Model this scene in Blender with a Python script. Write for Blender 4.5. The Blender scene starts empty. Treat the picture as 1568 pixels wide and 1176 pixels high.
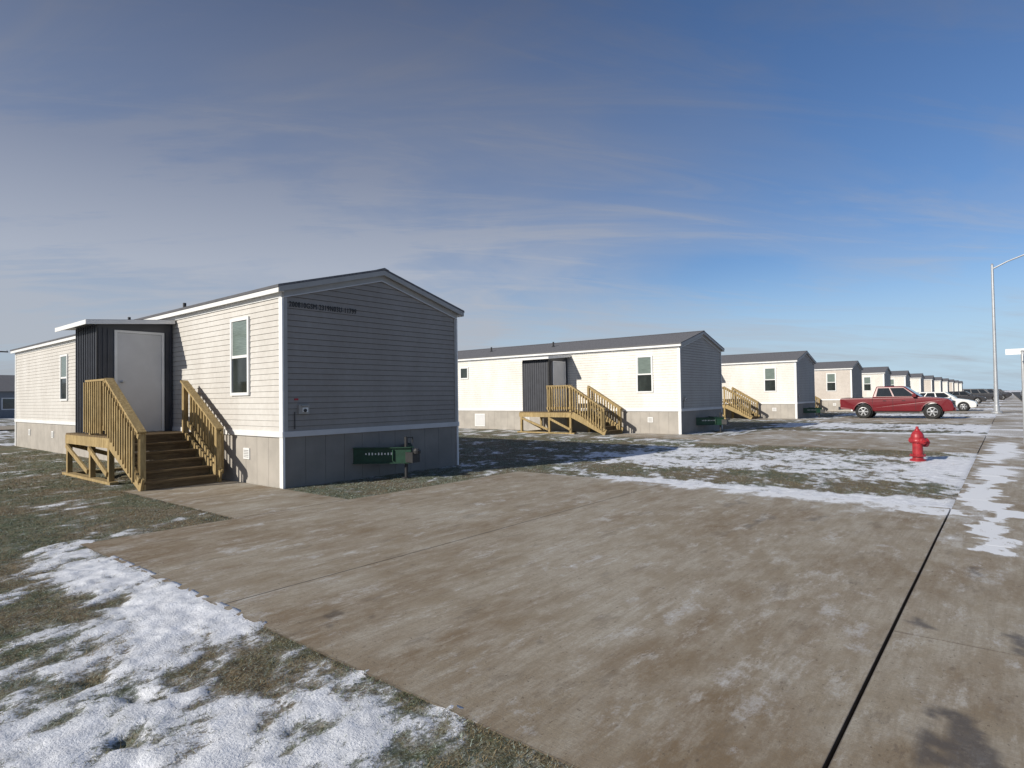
import bpy, math, random
import numpy as np
from mathutils import Vector, Matrix
random.seed(7); rng=np.random.default_rng(7)
S=bpy.context.scene
COL=S.collection
rad=math.radians
# ---------------------------------------------------------------- noise
def _h(ix,iy,s):
    n=np.sin(ix*127.1+iy*311.7+s*74.7)*43758.5453
    return n-np.floor(n)
def vn(x,y,s=0):
    x=np.asarray(x,float); y=np.asarray(y,float)
    ix=np.floor(x); iy=np.floor(y); fx=x-ix; fy=y-iy
    fx=fx*fx*(3-2*fx); fy=fy*fy*(3-2*fy)
    a=_h(ix,iy,s);b=_h(ix+1,iy,s);c=_h(ix,iy+1,s);d=_h(ix+1,iy+1,s)
    return (a*(1-fx)+b*fx)*(1-fy)+(c*(1-fx)+d*fx)*fy
def fbm(x,y,s=0,o=4):
    t=0;a=.5;n=0
    for i in range(o):
        t=t+a*vn(x*2**i+i*13.7,y*2**i-i*7.3,s+i); n+=a; a*=.55
    return t/n
def ss(a,b,x):
    t=np.clip((x-a)/(b-a),0,1); return t*t*(3-2*t)
# ---------------------------------------------------------------- materials
def newmat(name):
    m=bpy.data.materials.new(name); m.use_nodes=True
    nt=m.node_tree; b=nt.nodes['Principled BSDF']
    return m,nt,b
def N(nt,t,**k):
    n=nt.nodes.new(t)
    for a,v in k.items(): setattr(n,a,v)
    return n
def mixc(nt,f,a,b,bt='MIX'):
    n=N(nt,'ShaderNodeMix',data_type='RGBA',blend_type=bt)
    for i,v in ((0,f),(6,a),(7,b)):
        if isinstance(v,bpy.types.NodeSocket): nt.links.new(v,n.inputs[i])
        elif i==0: n.inputs[0].default_value=v
        else: n.inputs[i].default_value=(v[0],v[1],v[2],1)
    return n.outputs[2]
def mth(nt,op,a,b=0.0,clamp=False):
    n=N(nt,'ShaderNodeMath',operation=op); n.use_clamp=clamp
    for i,v in ((0,a),(1,b)):
        if isinstance(v,bpy.types.NodeSocket): nt.links.new(v,n.inputs[i])
        else: n.inputs[i].default_value=v
    return n.outputs[0]
def mrange(nt,v,a,b,c=0,d=1,st='SMOOTHSTEP'):
    n=N(nt,'ShaderNodeMapRange',interpolation_type=st)
    nt.links.new(v,n.inputs[0])
    for i,q in ((1,a),(2,b),(3,c),(4,d)): n.inputs[i].default_value=q
    return n.outputs[0]
def noise(nt,scale,detail=4,coord='Object',stretch=None,rot=0,rough=.55):
    tc=N(nt,'ShaderNodeTexCoord'); mp=N(nt,'ShaderNodeMapping')
    nt.links.new(tc.outputs[coord],mp.inputs[0])
    if stretch: mp.inputs['Scale'].default_value=stretch
    mp.inputs['Rotation'].default_value=(0,0,rot)
    n=N(nt,'ShaderNodeTexNoise'); n.inputs['Scale'].default_value=scale; n.inputs['Detail'].default_value=detail
    n.inputs['Roughness'].default_value=rough
    nt.links.new(mp.outputs[0],n.inputs['Vector'])
    return n.outputs[0]
def bump(nt,b,h,strength=.3,dist=.01):
    n=N(nt,'ShaderNodeBump'); n.inputs['Strength'].default_value=strength; n.inputs['Distance'].default_value=dist
    nt.links.new(h,n.inputs['Height']); nt.links.new(n.outputs[0],b.inputs['Normal'])
def M(name,col,rough=.6,var=.12,scale=6,bmp=0,bscale=60,metal=0,spec=.5,stretch=None,coat=0):
    m,nt,b=newmat(name)
    f=mrange(nt,noise(nt,scale,5,stretch=stretch),.3,.7)
    lo=[c*(1-var) for c in col]; hi=[min(1,c*(1+var)) for c in col]
    nt.links.new(mixc(nt,f,lo,hi),b.inputs['Base Color'])
    b.inputs['Roughness'].default_value=rough; b.inputs['Metallic'].default_value=metal
    b.inputs['Specular IOR Level'].default_value=spec; b.inputs['Coat Weight'].default_value=coat
    if bmp: bump(nt,b,noise(nt,bscale,3,stretch=stretch),bmp,.01)
    return m
def siding_mat(name='vinyl_siding',k=(1,1,1)):
    m,nt,b=newmat(name)
    oi=N(nt,'ShaderNodeObjectInfo')
    f=mrange(nt,noise(nt,1.3,5,stretch=(1,1,.35)),.36,.66)
    f2=mrange(nt,noise(nt,9,4),.35,.7)
    c=mixc(nt,f2,(.94,.93,.92),(1,1,1))
    c2=mixc(nt,1.0,mixc(nt,f,(.90,.89,.88),(1,1,1)),c,'MULTIPLY')
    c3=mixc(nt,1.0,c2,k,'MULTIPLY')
    mx=N(nt,'ShaderNodeMix',data_type='RGBA',blend_type='MULTIPLY'); mx.inputs[0].default_value=1
    nt.links.new(c3,mx.inputs[6]); nt.links.new(oi.outputs['Color'],mx.inputs[7])
    nt.links.new(mx.outputs[2],b.inputs['Base Color'])
    b.inputs['Roughness'].default_value=.6; b.inputs['Specular IOR Level'].default_value=.3
    bump(nt,b,noise(nt,14,2,stretch=(1,.15,3)),.12,.006)
    return m
MS=siding_mat()
MSG=siding_mat('vinyl_siding_gable_shaded',(.475,.46,.455))  # siding copy darkened to paint in the gable ends' shade
MTRIM=M('white_trim',(.76,.76,.75),.5,.05,3)
MTRG=M('gable_band_shaded',(.50,.50,.51),.5,.05,3)  # white trim greyed, gable shade put into the colour
MGAB=M('grey_or_shaded_trim',(.33,.325,.315),.55,.06,3)  # grey boards; on gable corner posts the grey paints in shade
MSK=M('skirting_panel',(.38,.35,.31),.7,.10,2,.1,30)
MSKG=M('skirting_panel_end_shaded',(.215,.20,.182),.7,.10,2,.1,30)  # darker skirting copy, end-wall shade put into the colour
MDK=M('dark_gap_and_lap_shade',(.03,.03,.03),.9)  # panel gaps, also painted shadow lines under gable siding laps
MLG=M('lap_shade',(.16,.155,.15),.9)  # shadow lines under long-wall laps, painted as dark strips
MRF=M('roof_shingles',(.13,.13,.14),.9,.3,25,.6,45)
MRE=M('roof_edge',(.09,.09,.10),.6)
MGL=M('window_glass',(.035,.042,.038),.06,.3,2,spec=.8)
MGL2=M('window_blind',(.16,.20,.18),.12,.25,30,stretch=(.1,.1,3),spec=.8)
MSHED=M('charcoal_metal',(.050,.053,.064),.45,.12,4)
MDOOR=M('door_paint',(.60,.60,.60),.5,.04,3)
MGRN=M('hitch_green_paint',(.007,.045,.024),.6,.25,12)
MBLK=M('black_steel',(.025,.025,.027),.5,.2,9)
MGALV=M('galvanised_steel',(.50,.51,.52),.4,.08,6,metal=.6)
def wood(name,a,b_,st):
    m,nt,b=newmat(name)
    f=mrange(nt,noise(nt,7,6,stretch=st,rough=.7),.36,.64)
    f2=mrange(nt,noise(nt,1.7,3),.40,.60)
    c=mixc(nt,f,a,b_); c=mixc(nt,mth(nt,'MULTIPLY',f2,.6),c,[q*.62 for q in b_])
    nt.links.new(c,b.inputs['Base Color']); b.inputs['Roughness'].default_value=.8; b.inputs['Specular IOR Level'].default_value=.25
    bump(nt,b,noise(nt,40,3,stretch=st),.2,.004)
    return m
MW=wood('treated_pine',(.25,.175,.075),(.48,.36,.18),(4,4,.6))
MWD=wood('weathered_tread',(.11,.075,.042),(.21,.15,.08),(.6,5,5))
# ---------------------------------------------------------------- mesh builder
class MB:
    def __init__(s): s.v=[];s.f=[];s.m=[];s.mats=[]
    def mi(s,m):
        if m not in s.mats: s.mats.append(m)
        return s.mats.index(m)
    def poly(s,pts,m):
        n=len(s.v); s.v+= [tuple(p) for p in pts]; s.f.append(tuple(range(n,n+len(pts)))); s.m.append(s.mi(m))
    def hexa(s,p,m):
        n=len(s.v); s.v+=[tuple(q) for q in p]; k=s.mi(m)
        for f in ((0,3,2,1),(4,5,6,7),(0,1,5,4),(1,2,6,5),(2,3,7,6),(3,0,4,7)):
            s.f.append(tuple(n+i for i in f)); s.m.append(k)
    def box(s,x0,x1,y0,y1,z0,z1,m):
        s.hexa([(x0,y0,z0),(x1,y0,z0),(x1,y1,z0),(x0,y1,z0),(x0,y0,z1),(x1,y0,z1),(x1,y1,z1),(x0,y1,z1)],m)
    def beam(s,a,b,w,h,m,up=(0,0,1)):
        a=Vector(a);b=Vector(b);d=(b-a).normalized(); u=Vector(up)
        sd=d.cross(u).normalized(); u=sd.cross(d).normalized(); sd*=w/2; u*=h/2
        s.hexa([a-sd-u,a+sd-u,b+sd-u,b-sd-u,a-sd+u,a+sd+u,b+sd+u,b-sd+u],m)
    def lathe(s,c,ax,prof,m,n=16):
        c=Vector(c); ax=Vector(ax).normalized()
        t=Vector((1,0,0)) if abs(ax.x)<.8 else Vector((0,1,0))
        u=ax.cross(t).normalized(); w=ax.cross(u); k=s.mi(m); st=len(s.v)
        for r,h in prof:
            for i in range(n):
                a=2*math.pi*i/n; s.v.append(tuple(c+ax*h+(u*math.cos(a)+w*math.sin(a))*r))
        for j in range(len(prof)-1):
            for i in range(n):
                s.f.append((st+j*n+i,st+j*n+(i+1)%n,st+(j+1)*n+(i+1)%n,st+(j+1)*n+i)); s.m.append(k)
        s.f.append(tuple(st+i for i in range(n-1,-1,-1))); s.m.append(k)
        e=st+(len(prof)-1)*n; s.f.append(tuple(e+i for i in range(n))); s.m.append(k)
    def cyl(s,a,b,r,m,n=12,r2=None):
        a=Vector(a);b=Vector(b); s.lathe(a,b-a,[(r,0),(r if r2 is None else r2,(b-a).length)],m,n)
    def mesh(s,name,smooth=False):
        me=bpy.data.meshes.new(name); me.from_pydata(s.v,[],s.f)
        for m in s.mats: me.materials.append(m)
        me.polygons.foreach_set('material_index',s.m)
        if smooth: me.polygons.foreach_set('use_smooth',[True]*len(s.f))
        me.update(); 
        import bmesh
        bm=bmesh.new(); bm.from_mesh(me); bmesh.ops.recalc_face_normals(bm,faces=bm.faces); bm.to_mesh(me); bm.free()
        return me
def put(name,me,parent=None,loc=(0,0,0),bev=0,color=None,seg=1):
    o=bpy.data.objects.new(name,me); COL.objects.link(o); o.location=loc
    if parent: o.parent=parent
    if bev:
        b=o.modifiers.new('bev','BEVEL'); b.width=bev; b.segments=seg; b.limit_method='ANGLE'; b.angle_limit=rad(35)
    if color: o.color=(*color,1)
    return o
def empty(name,loc=(0,0,0),rz=0):
    e=bpy.data.objects.new(name,None); COL.objects.link(e); e.location=loc; e.rotation_euler=(0,0,rz); e.empty_display_size=.3
    return e
# ---------------------------------------------------------------- mobile home
W=4.19; L=18.1; SK=.88; EH=3.40; SL=.27
def zr(x): return 3.46+SL*(min(x,W-x)+.13)
def siding():
    b=MB(); z=SK+.06; c=.102; k=.006
    while z<zr(W/2)-.12:
        z1=z+c
        if z<EH:
            for sx,xx in ((-1,0),(1,W)):
                zt=min(z1,EH+.02)
                b.poly([(xx+sx*.015,0,z+k),(xx+sx*.015,L,z+k),(xx+sx*.004,L,zt),(xx+sx*.004,0,zt)],MS)
                b.poly([(xx+sx*.015,0,z+k),(xx+sx*.015,L,z+k),(xx,L,z+k),(xx,0,z+k)],MS)
                b.poly([(xx,0,z),(xx,L,z),(xx,L,z+k),(xx,0,z+k)],MLG)
        def ext(zz):
            lim=3.30
            if zz<lim: return 0,W
            d=(zz-lim)/SL
            return min(d,W/2),max(W-d,W/2)
        a0,a1=ext(z); b0,b1=ext(min(z1,zr(W/2)))
        for sy,yy in ((-1,0),(1,L)):
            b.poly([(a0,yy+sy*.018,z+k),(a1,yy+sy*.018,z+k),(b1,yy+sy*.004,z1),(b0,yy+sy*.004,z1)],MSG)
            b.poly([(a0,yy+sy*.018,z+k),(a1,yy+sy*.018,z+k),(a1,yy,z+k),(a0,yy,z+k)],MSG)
            b.poly([(a0,yy,z),(a1,yy,z),(a1,yy,z+k),(a0,yy,z+k)],MDK)  # dark strip paints the shadow line under each gable lap
        z=z1
    return b.mesh('siding')
def roofm():
    b=MB(); y0,y1=-.13,L+.13; xp=W/2; e0=-.14; e1=W+.14; zp=zr(xp); ze=zr(e0); t=.035
    for xe in (e0,e1):
        b.hexa([(xe,y0,ze-t),(xp,y0,zp-t),(xp,y1,zp-t),(xe,y1,ze-t),(xe,y0,ze),(xp,y0,zp),(xp,y1,zp),(xe,y1,ze)],MRF)
    b.hexa([(xp-.12,y0-.004,zp-.025),(xp+.12,y0-.004,zp-.025),(xp+.12,y1+.004,zp-.025),(xp-.12,y1+.004,zp-.025),
            (xp-.01,y0-.004,zp+.012),(xp+.01,y0-.004,zp+.012),(xp+.01,y1+.004,zp+.012),(xp-.01,y1+.004,zp+.012)],MRF)
    for x in (e0,e1):
        sg=-1 if x<0 else 1
        b.box(min(x,x+sg*.008),max(x,x+sg*.008),y0,y1,ze-.05,ze-.004,MRE)
    for y in (6.6,10.4):
        b.cyl((1.1,y,zr(1.1)-.05),(1.1,y,zr(1.1)+.22),.04,MBLK); b.cyl((1.1,y,zr(1.1)-.02),(1.1,y,zr(1.1)+.04),.09,MBLK,12,.05)
    b.box(2.5,2.8,8.0,8.3,zr(2.65)-.05,zr(2.65)+.14,MRE)
    b.box(2.4,2.7,13.0,13.3,zr(2.65)-.05,zr(2.65)+.14,MRE)
    return b.mesh('roof')
def trimm():
    b=MB()
    for sg,x in ((-1,0),(1,W)):
        a=x+sg*.135; c=x+sg*.108
        b.box(min(a,c),max(a,c),-.10,L+.10,3.325,3.405,MTRIM)
        c2=x+sg*.001
        b.box(min(c,c2),max(c,c2),-.06,L+.06,3.345,3.36,MTRIM)
        c3=x+sg*.030
        b.box(min(x,c3),max(x,c3),.0,L,3.26,3.344,MTRIM)
    xp=W/2
    for yy,sy in ((0,-1),(L,1)):
        for xe in (-.134,W+.134):
            def Y(q): return yy+sy*q
            def bd(q0,q1,zo0,zo1,m,xs=xe):
                za=zr(xs); zb=zr(xp)
                b.hexa([(xs,Y(q0),za-zo1),(xp,Y(q0),zb-zo1),(xp,Y(q1),zb-zo1),(xs,Y(q1),za-zo1),
                        (xs,Y(q0),za-zo0),(xp,Y(q0),zb-zo0),(xp,Y(q1),zb-zo0),(xs,Y(q1),za-zo0)],m)
            bd(.100,.125,.039,.13,MGAB)
            bd(.0,.099,.10,.118,MGAB)
            xs2=0 if xe<0 else W
            bd(.0,.034,.119,.24,MGAB,xs2)
            bd(.034,.042,.222,.243,MTRG,xs2)
    for x in (0,W):
        for y in (0,L):
            sx=-1 if x==0 else 1; sy=-1 if y==0 else 1
            xa,xb=sorted((x+sx*.024,x-sx*.004)); ya,yb=sorted((y+sy*.024,y-sy*.085))
            b.box(xa,xb,ya,yb,SK+.08,3.262,MTRIM)
            xa,xb=sorted((x-sx*.004,x-sx*.075)); ya,yb=sorted((y+sy*.023,y))
            b.box(xa,xb,ya,yb,SK+.08,3.262,MGAB)  # gable face of the white corner post, greyed to paint its shade
            xa,xb=sorted((x+sx*.022,x-sx*.02)); ya,yb=sorted((y+sy*.022,y-sy*.09))
            b.box(xa,xb,ya,yb,0,SK-.01,MTRIM)
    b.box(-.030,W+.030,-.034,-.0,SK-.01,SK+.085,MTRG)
    b.box(-.034,W+.034,L,L+.034,SK-.01,SK+.085,MTRIM)
    b.box(-.034,0,-.036,L,SK-.011,SK+.086,MTRIM); b.box(W,W+.034,-.036,L,SK-.011,SK+.086,MTRIM)
    return b.mesh('trim')
def skirtm():
    b=MB(); b.box(.02,W-.02,.02,L-.02,-.05,3.3,MDK)
    y=.095
    while y<L-.1:
        y1=min(y+.40,L-.095)
        for x0,x1 in ((.002,.019),(W-.019,W-.002)): b.box(x0,x1,y,y1-.005,-.03,SK-.012,MSK)
        y=y1
    x=.025
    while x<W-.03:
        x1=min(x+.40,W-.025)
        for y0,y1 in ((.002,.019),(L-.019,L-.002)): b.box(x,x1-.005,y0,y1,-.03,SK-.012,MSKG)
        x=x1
    for y in (1.25,7.3,13.5,16.2):
        b.box(-.016,.001,y-.11,y+.11,.44,.64,MTRIM)
        for i in range(5): b.box(-.022,-.015,y-.08,y+.08,.47+i*.03,.484+i*.03,MGAB)
    return b.mesh('skirting')
def win(b,y0,y1,z0,z1,x=0,double=True):
    f=.055; o=-.045
    b.box(x+o,x,y0,y0+f,z0,z1,MTRIM); b.box(x+o,x,y1-f,y1,z0,z1,MTRIM)
    b.box(x+o,x,y0+f,y1-f,z0,z0+f,MTRIM); b.box(x+o,x,y0+f,y1-f,z1-f,z1,MTRIM)
    zm=(z0+z1)/2
    if double:
        b.box(x-.036,x,y0+f,y1-f,zm-.025,zm+.025,MTRIM)
        b.box(x-.02,x,y0+f,y1-f,z0+f,zm-.025,MGL); b.box(x-.026,x,y0+f,y1-f,zm+.025,z1-f,MGL2)
        b.box(x-.032,x,y0+f,y0+f+.02,zm+.025,z1-f,MTRIM); b.box(x-.032,x,y1-f-.02,y1-f,zm+.025,z1-f,MTRIM)
    else: b.box(x-.022,x,y0+f,y1-f,z0+f,z1-f,MGL)
def windowsm(near):
    b=MB()
    win(b,1.10,1.80,1.60,3.04)
    if near: win(b,11.9,12.6,1.58,2.96)
    else:
        win(b,10.95,11.5,2.42,3.0,double=False); win(b,13.2,13.9,1.6,3.0)
    return b.mesh('windows')
def fixt():
    b=MB()
    b.box(.27,.47,-.05,-.0,1.26,1.42,MGAB); b.box(.33,.43,-.075,-.05,1.29,1.37,MTRIM); b.box(.30,.45,-.10,-.05,1.395,1.41,MGAB)
    b.cyl((.37,-.09,1.32),(.37,-.06,1.32),.03,MBLK)
    b.cyl((.2,-.03,1.0),(.2,-.03,1.30),.008,MBLK)
    return b.mesh('fixtures')
MRED=M('red_tag',(.45,.03,.04),.6)
def hitchm():
    b=MB(); zc=.44
    tip=(2.09,-.86,zc)
    for x in (1.42,2.76):
        a=Vector((x,.0,zc)); t=Vector(tip)
        b.beam(a,t,.018,.28,MGRN); 
        b.beam(a+Vector((0,0,.142)),t+Vector((0,0,.142)),.09,.016,MGRN); b.beam(a-Vector((0,0,.142)),t-Vector((0,0,.142)),.09,.016,MGRN)
    b.box(1.85,2.33,-.62,-.60,.34,.54,MGRN)
    b.box(2.0,2.18,-1.0,-.80,.31,.50,MBLK); b.lathe((2.09,-1.02,.48),(0,0,1),[(.07,0),(.075,.05),(.05,.09)],MBLK,12)
    b.cyl((2.09,-.72,.02),(2.09,-.72,.78),.033,MBLK); b.cyl((2.09,-.72,.0),(2.09,-.72,.025),.09,MBLK)
    b.beam((2.09,-.72,.76),(2.25,-.72,.76),.02,.02,MBLK); b.cyl((2.25,-.72,.76),(2.25,-.72,.66),.014,MBLK)
    for i in range(9):
        t=.22+i*.055; p=Vector((1.42,0,.47)).lerp(Vector((2.09,-.86,.47)),t); d=Vector((.67,-.86,0)).normalized()
        n=Vector((-.86,-.67,0)).normalized()*.0115
        b.beam(p+n-d*.012,p+n+d*.012,.003,.045 if i%3 else .03,MTRIM)
    return b.mesh('tow_hitch')
def hatch():
    b=MB(); b.box(-.014,.001,9.3,9.95,.12,.72,MTRIM); b.box(-.02,-.013,9.34,9.91,.16,.68,MDOOR); return b.mesh('access_hatch')
me_s,me_r,me_t,me_k,me_w1,me_w2,me_f,me_h,me_a=siding(),roofm(),trimm(),skirtm(),windowsm(True),windowsm(False),fixt(),hitchm(),hatch()
# ---------------------------------------------------------------- porch + shed (local to house corner)
def porchm():
    b=MB(); XL,XR=-1.57,-.27; YF,YT=1.76,3.21; YB=5.9; D=SK
    n=6; rise=D/n; run=(YT-YF)/(n-1)
    for i in range(n-1):
        y=YF+i*run; z=(i+1)*rise
        b.box(XL+.03,XR-.03,y-.02,y+run*.48,z-.035,z,MWD); b.box(XL+.03,XR-.03,y+run*.5,y+run+.012,z-.035,z-.002,MWD)
        b.box(XL+.05,XR-.05,y+.012,y+.03,z-rise,z-.036,MWD)
    b.box(XL+.05,XR-.05,YT+.012,YT+.03,D-rise,D-.036,MWD)
    for x in (XL,XR):
        a=Vector((x,YF-.05,.09)); c=Vector((x,YT+.02,D-.11)); b.beam(a,c,.038,.24,MW)
    y=YT
    while y<YB-.05:
        b.box(XL-.02,-.045,y,y+.133,D-.035,D,MWD); y+=.139
    b.box(XL-.018,XL+.02,YT+.04,YB,D-.22,D-.036,MW); b.box(XL+.021,-.05,YB-.04,YB,D-.22,D-.036,MW)
    b.box(XL+.021,-.05,YT+.04,YT+.078,D-.22,D-.036,MW)
    P=.09
    for (x,y,t) in ((XL+.03,YT+.10,D+1.03),(XL+.03,4.35,D+1.03),(XL+.03,YB-.1,D-.04),(-.15,YB-.1,D-.04),(-.15,YT+.13,D-.04),(-.15,4.35,D-.04),(XL+.03,YF+.05,1.0),(XR,YF+.05,1.0),(XR+.02,YT+.06,D+1.0)):
        b.box(x-P/2,x+P/2,y-P/2,y+P/2,0,t,MW)
    b.beam((XL-.03,YT+.1,.18),(XL-.03,4.35,D-.26),.035,.09,MW); b.beam((XL-.03,4.4,.16),(XL-.03,YB-.12,D-.26),.035,.09,MW)
    b.beam((XL+.07,YB-.05,D-.25),(-.2,YB-.05,.15),.035,.09,MW)
    b.box(XL-.05,XL+.10,YT-.1,YB+.1,0,.05,MW); b.box(XL+.12,-.1,YB-.2,YB-.05,0,.05,MW)
    def rail(x,y0,z0,y1,z1,bot=.78,ext=.06,side=-1):
        d=Vector((0,y1-y0,z1-z0)).normalized()
        a=Vector((x,y0,z0))-d*ext; c=Vector((x,y1,z1))+d*ext*.5
        b.beam(a,c,.14,.036,MW)
        o=Vector((side*.04,0,-.07)); b.beam(a+o,c+o,.034,.088,MW)
        o2=Vector((side*.04,0,-bot)); b.beam(a+o2,c+o2,.034,.088,MW)
        k=max(2,int(abs(y1-y0)/.125))
        for i in range(k+1):
            t=(i+.5)/(k+1); y=y0+(y1-y0)*t; z=z0+(z1-z0)*t
            b.box(x+side*.097-.018,x+side*.097+.018,y-.02,y+.02,z-bot-.09-random.uniform(0,.015),z-.03,MW)
    rail(XL,YF+.02,1.02,YT+.08,D+1.05,bot=.80); rail(XL,YT+.14,D+1.05,4.40,D+1.05,bot=.90)
    rail(XR,YF+.02,1.02,YT+.04,D+1.02,bot=.80,side=1)
    return b.mesh('wooden_porch')
def shedm():
    b=MB(); X0,X1,Y0,Y1,Z0=-1.42,-.035,4.46,5.82,SK+.004
    def zt(x): return 3.10+.10*(x-X0)/(X1-X0)
    for x0,x1,y0,y1 in ((X0,X1,Y0,Y0+.03),(X0,X1,Y1-.03,Y1),(X0,X0+.03,Y0+.03,Y1-.03),(X1-.03,X1,Y0+.03,Y1-.03)):
        b.hexa([(x0,y0,Z0-.12),(x1,y0,Z0-.12),(x1,y1,Z0-.12),(x0,y1,Z0-.12),(x0,y0,zt(x0)),(x1,y0,zt(x1)),(x1,y1,zt(x1)),(x0,y1,zt(x0))],MSHED)
    y=Y0+.03
    while y<Y1: b.box(X0-.018,X0,y,y+.035,Z0-.12,zt(X0)-.03,MSHED); y+=.115
    for x in (X0+.01,X0+.09,X0+.17,X1-.05,X1-.13): b.box(x,x+.03,Y0-.016,Y0,Z0,3.0,MSHED)
    x=X0
    while x<X1: b.box(x,x+.035,Y1,Y1+.016,Z0,3.0,MSHED); x+=.12
    b.box(X0-.024,X0+.0,Y0-.02,Y0+.02,Z0-.12,3.07,MBLK)
    d0,d1=-1.13,-.20; zt_=2.98
    b.box(d0,d0+.05,Y0-.03,Y0,Z0,zt_,MTRIM); b.box(d1-.05,d1,Y0-.03,Y0,Z0,zt_,MTRIM); b.box(d0+.05,d1-.05,Y0-.03,Y0,zt_-.05,zt_,MTRIM)
    b.box(d0+.055,d1-.055,Y0-.018,Y0,Z0+.02,zt_-.055,MDOOR)
    b.box(d0+.05,d1-.05,Y0-.045,Y0,Z0,Z0+.02,MGALV)
    for z in (2.05,): b.lathe((d0+.13,Y0-.018,z-.12),(0,-1,0),[(.03,0),(.03,.008),(.012,.01),(.012,.035),(.028,.04),(.028,.06),(.01,.07)],MGALV)
    for z in (1.15,1.9,2.7): b.box(d1-.06,d1-.045,Y0-.024,Y0-.017,z,z+.1,MGALV)
    r=[(-1.66,3.10),(-.045,3.235)]
    ya,yb=4.28,6.30
    (xa,za),(xb,zb)=r
    b.hexa([(xa,ya,za),(xb,ya,zb),(xb,yb,zb),(xa,yb,za),(xa,ya,za+.03),(xb,ya,zb+.03),(xb,yb,zb+.03),(xa,yb,za+.03)],MRE)
    b.hexa([(xa-.0,ya-.015,za-.06),(xb,ya-.015,zb-.06),(xb,ya,zb-.06),(xa,ya,za-.06),(xa,ya-.015,za+.022),(xb,ya-.015,zb+.022),(xb,ya,zb+.022),(xa,ya,za+.022)],MTRIM)
    b.box(xa-.016,xa,ya-.016,yb,za-.06,za+.026,MTRIM)
    b.hexa([(xa+.01,ya+.01,za-.02),(xb,ya+.01,zb-.02),(xb,yb-.01,zb-.02),(xa+.01,yb-.01,za-.02),(xa+.01,ya+.01,za-.004),(xb,ya+.01,zb-.004),(xb,yb-.01,zb-.004),(xa+.01,yb-.01,za-.004)],MGAB)
    return b.mesh('storage_shed')
me_p,me_sh=porchm(),shedm()
NH=13; PX=16.12; X0,Y0=5.47,9.54
cols=[(.62,.60,.565),(.80,.78,.73),(.76,.735,.69),(.58,.53,.48),(.74,.71,.66)]
dl=[0,.62,.35,.5,.1]
for i in range(NH):
    X=X0+PX*i; h=empty('mobile_home',(X,Y0,0)); c=cols[i] if i<5 else cols[2+i%3]
    put('siding',me_s,h,color=c); put('roof',me_r,h); put('trim',me_t,h); put('skirting',me_k,h)
    put('windows',me_w1 if i==0 else me_w2,h); put('fixtures',me_f,h)
    if i>0: put('access_hatch',me_a,h,(0,0.6,0))
    t=put('tow_hitch',me_h,h)
    d=dl[i] if i<5 else (i*37%5)*.12
    if i==0:
        tc=bpy.data.curves.new('unit_number','FONT'); tc.body='200810GSM-2319N03U-11799'; tc.size=1.0; tc.extrude=.004; tc.offset=0; tc.space_character=1.12
        tc.materials.append(MBLK); to=bpy.data.objects.new('unit_number',tc); COL.objects.link(to); to.parent=h
        to.location=(.11,-.0225,3.115); to.rotation_euler=(rad(90),0,0)
        bpy.context.view_layer.update(); w=to.dimensions.x; to.scale=(1.38/max(w,5),.135,1)
        b=MB(); b.box(.20,.27,-.028,-.018,1.50,1.53,MRED); put('red_tag',b.mesh('red_tag'),h)
    p=empty('wooden_porch',(X,Y0+d,0)); put('deck_and_stairs',me_p,p,bev=0)
    s=empty('storage_shed',(X,Y0+d,0)); put('shed_body',me_sh,s)
# ---------------------------------------------------------------- ground fields
DW0,DW1,DY0,DY1=2.05,9.5,.6,7.65
def onslab(x,y,m=0.0):
    r=(y<.6+m)&(y>-1.2-m)
    k=np.floor((x-DW0+1)/PX); xx=x-k*PX
    r|=(xx>DW0-m)&(xx<DW1+m)&(y<DY1+m)&(y>0)&(k>=0)&(k<NH)
    r|=(xx>3.72-m)&(xx<5.44+m)&(y<11.6+m)&(y>7)&(k>=0)&(k<NH)
    return r
FEET=((1.0,3.08),(.955,2.80),(1.17,3.50),(.62,4.15),(1.62,5.2),(1.1,3.9))
def foot(x,y):
    r=0
    for (fx,fy) in FEET:
        r=r+np.exp(-(((x-fx)*.9+(y-fy)*.3)**2/.0026+((y-fy)*.9-(x-fx)*.3)**2/.008))
    return np.clip(r,0,1)
def snowf(x,y):
    ca,sa=math.cos(.5),math.sin(.5); u=x*ca+y*sa; v=-x*sa+y*ca
    f=.46*fbm(u*1.5,v*2.3,3,4)+.54*fbm(u*5.5,v*9,9,4)
    b=np.full_like(x,-.16)
    l=x<2.2
    bl=.23-.32*ss(3.1,6.4,y)-.26*ss(7.6,9.0,y)
    bl=bl+.33*ss(1.30,1.75,x)*ss(3.7,4.5,y)*(1-ss(7.4,8.3,y))-.30*ss(1.3,1.65,x)*(1-ss(3.3,3.9,y))
    bl=bl-.18*np.exp(-((x-.9)**2+(y-4.9)**2)/.5)-.12*np.exp(-((x-1.15)**2+(y-3.75)**2)/.08)
    bl=bl-.10*foot(x,y)
    bl=np.where((y<1.2)|(x<-3),.05,bl)
    b=np.where(l,bl,b)
    k=np.floor((x-DW0)/PX); xx=x-k*PX
    st=(xx>9.4)&(xx<PX+DW0)&(y<14)&(x>9.4)
    bs=-.15+.42*(1-ss(9.8,10.4,xx))*(1-ss(5.5,7.0,y))+.27*ss(11.2,12.6,xx)*(1-ss(16,17.5,xx))*(1-ss(7.6,9.5,y))+.20*(1-ss(.9,1.9,y))
    b=np.where(st,bs,b)
    b=np.where((x>18)&~st,-.02,b)
    b=np.where(y>28,.03*np.sin(x*.05)-.02,b)
    b=np.where((x>30)&(y<9),b+.06,b)
    return .5+b+(f-.5)*1.35
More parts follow.
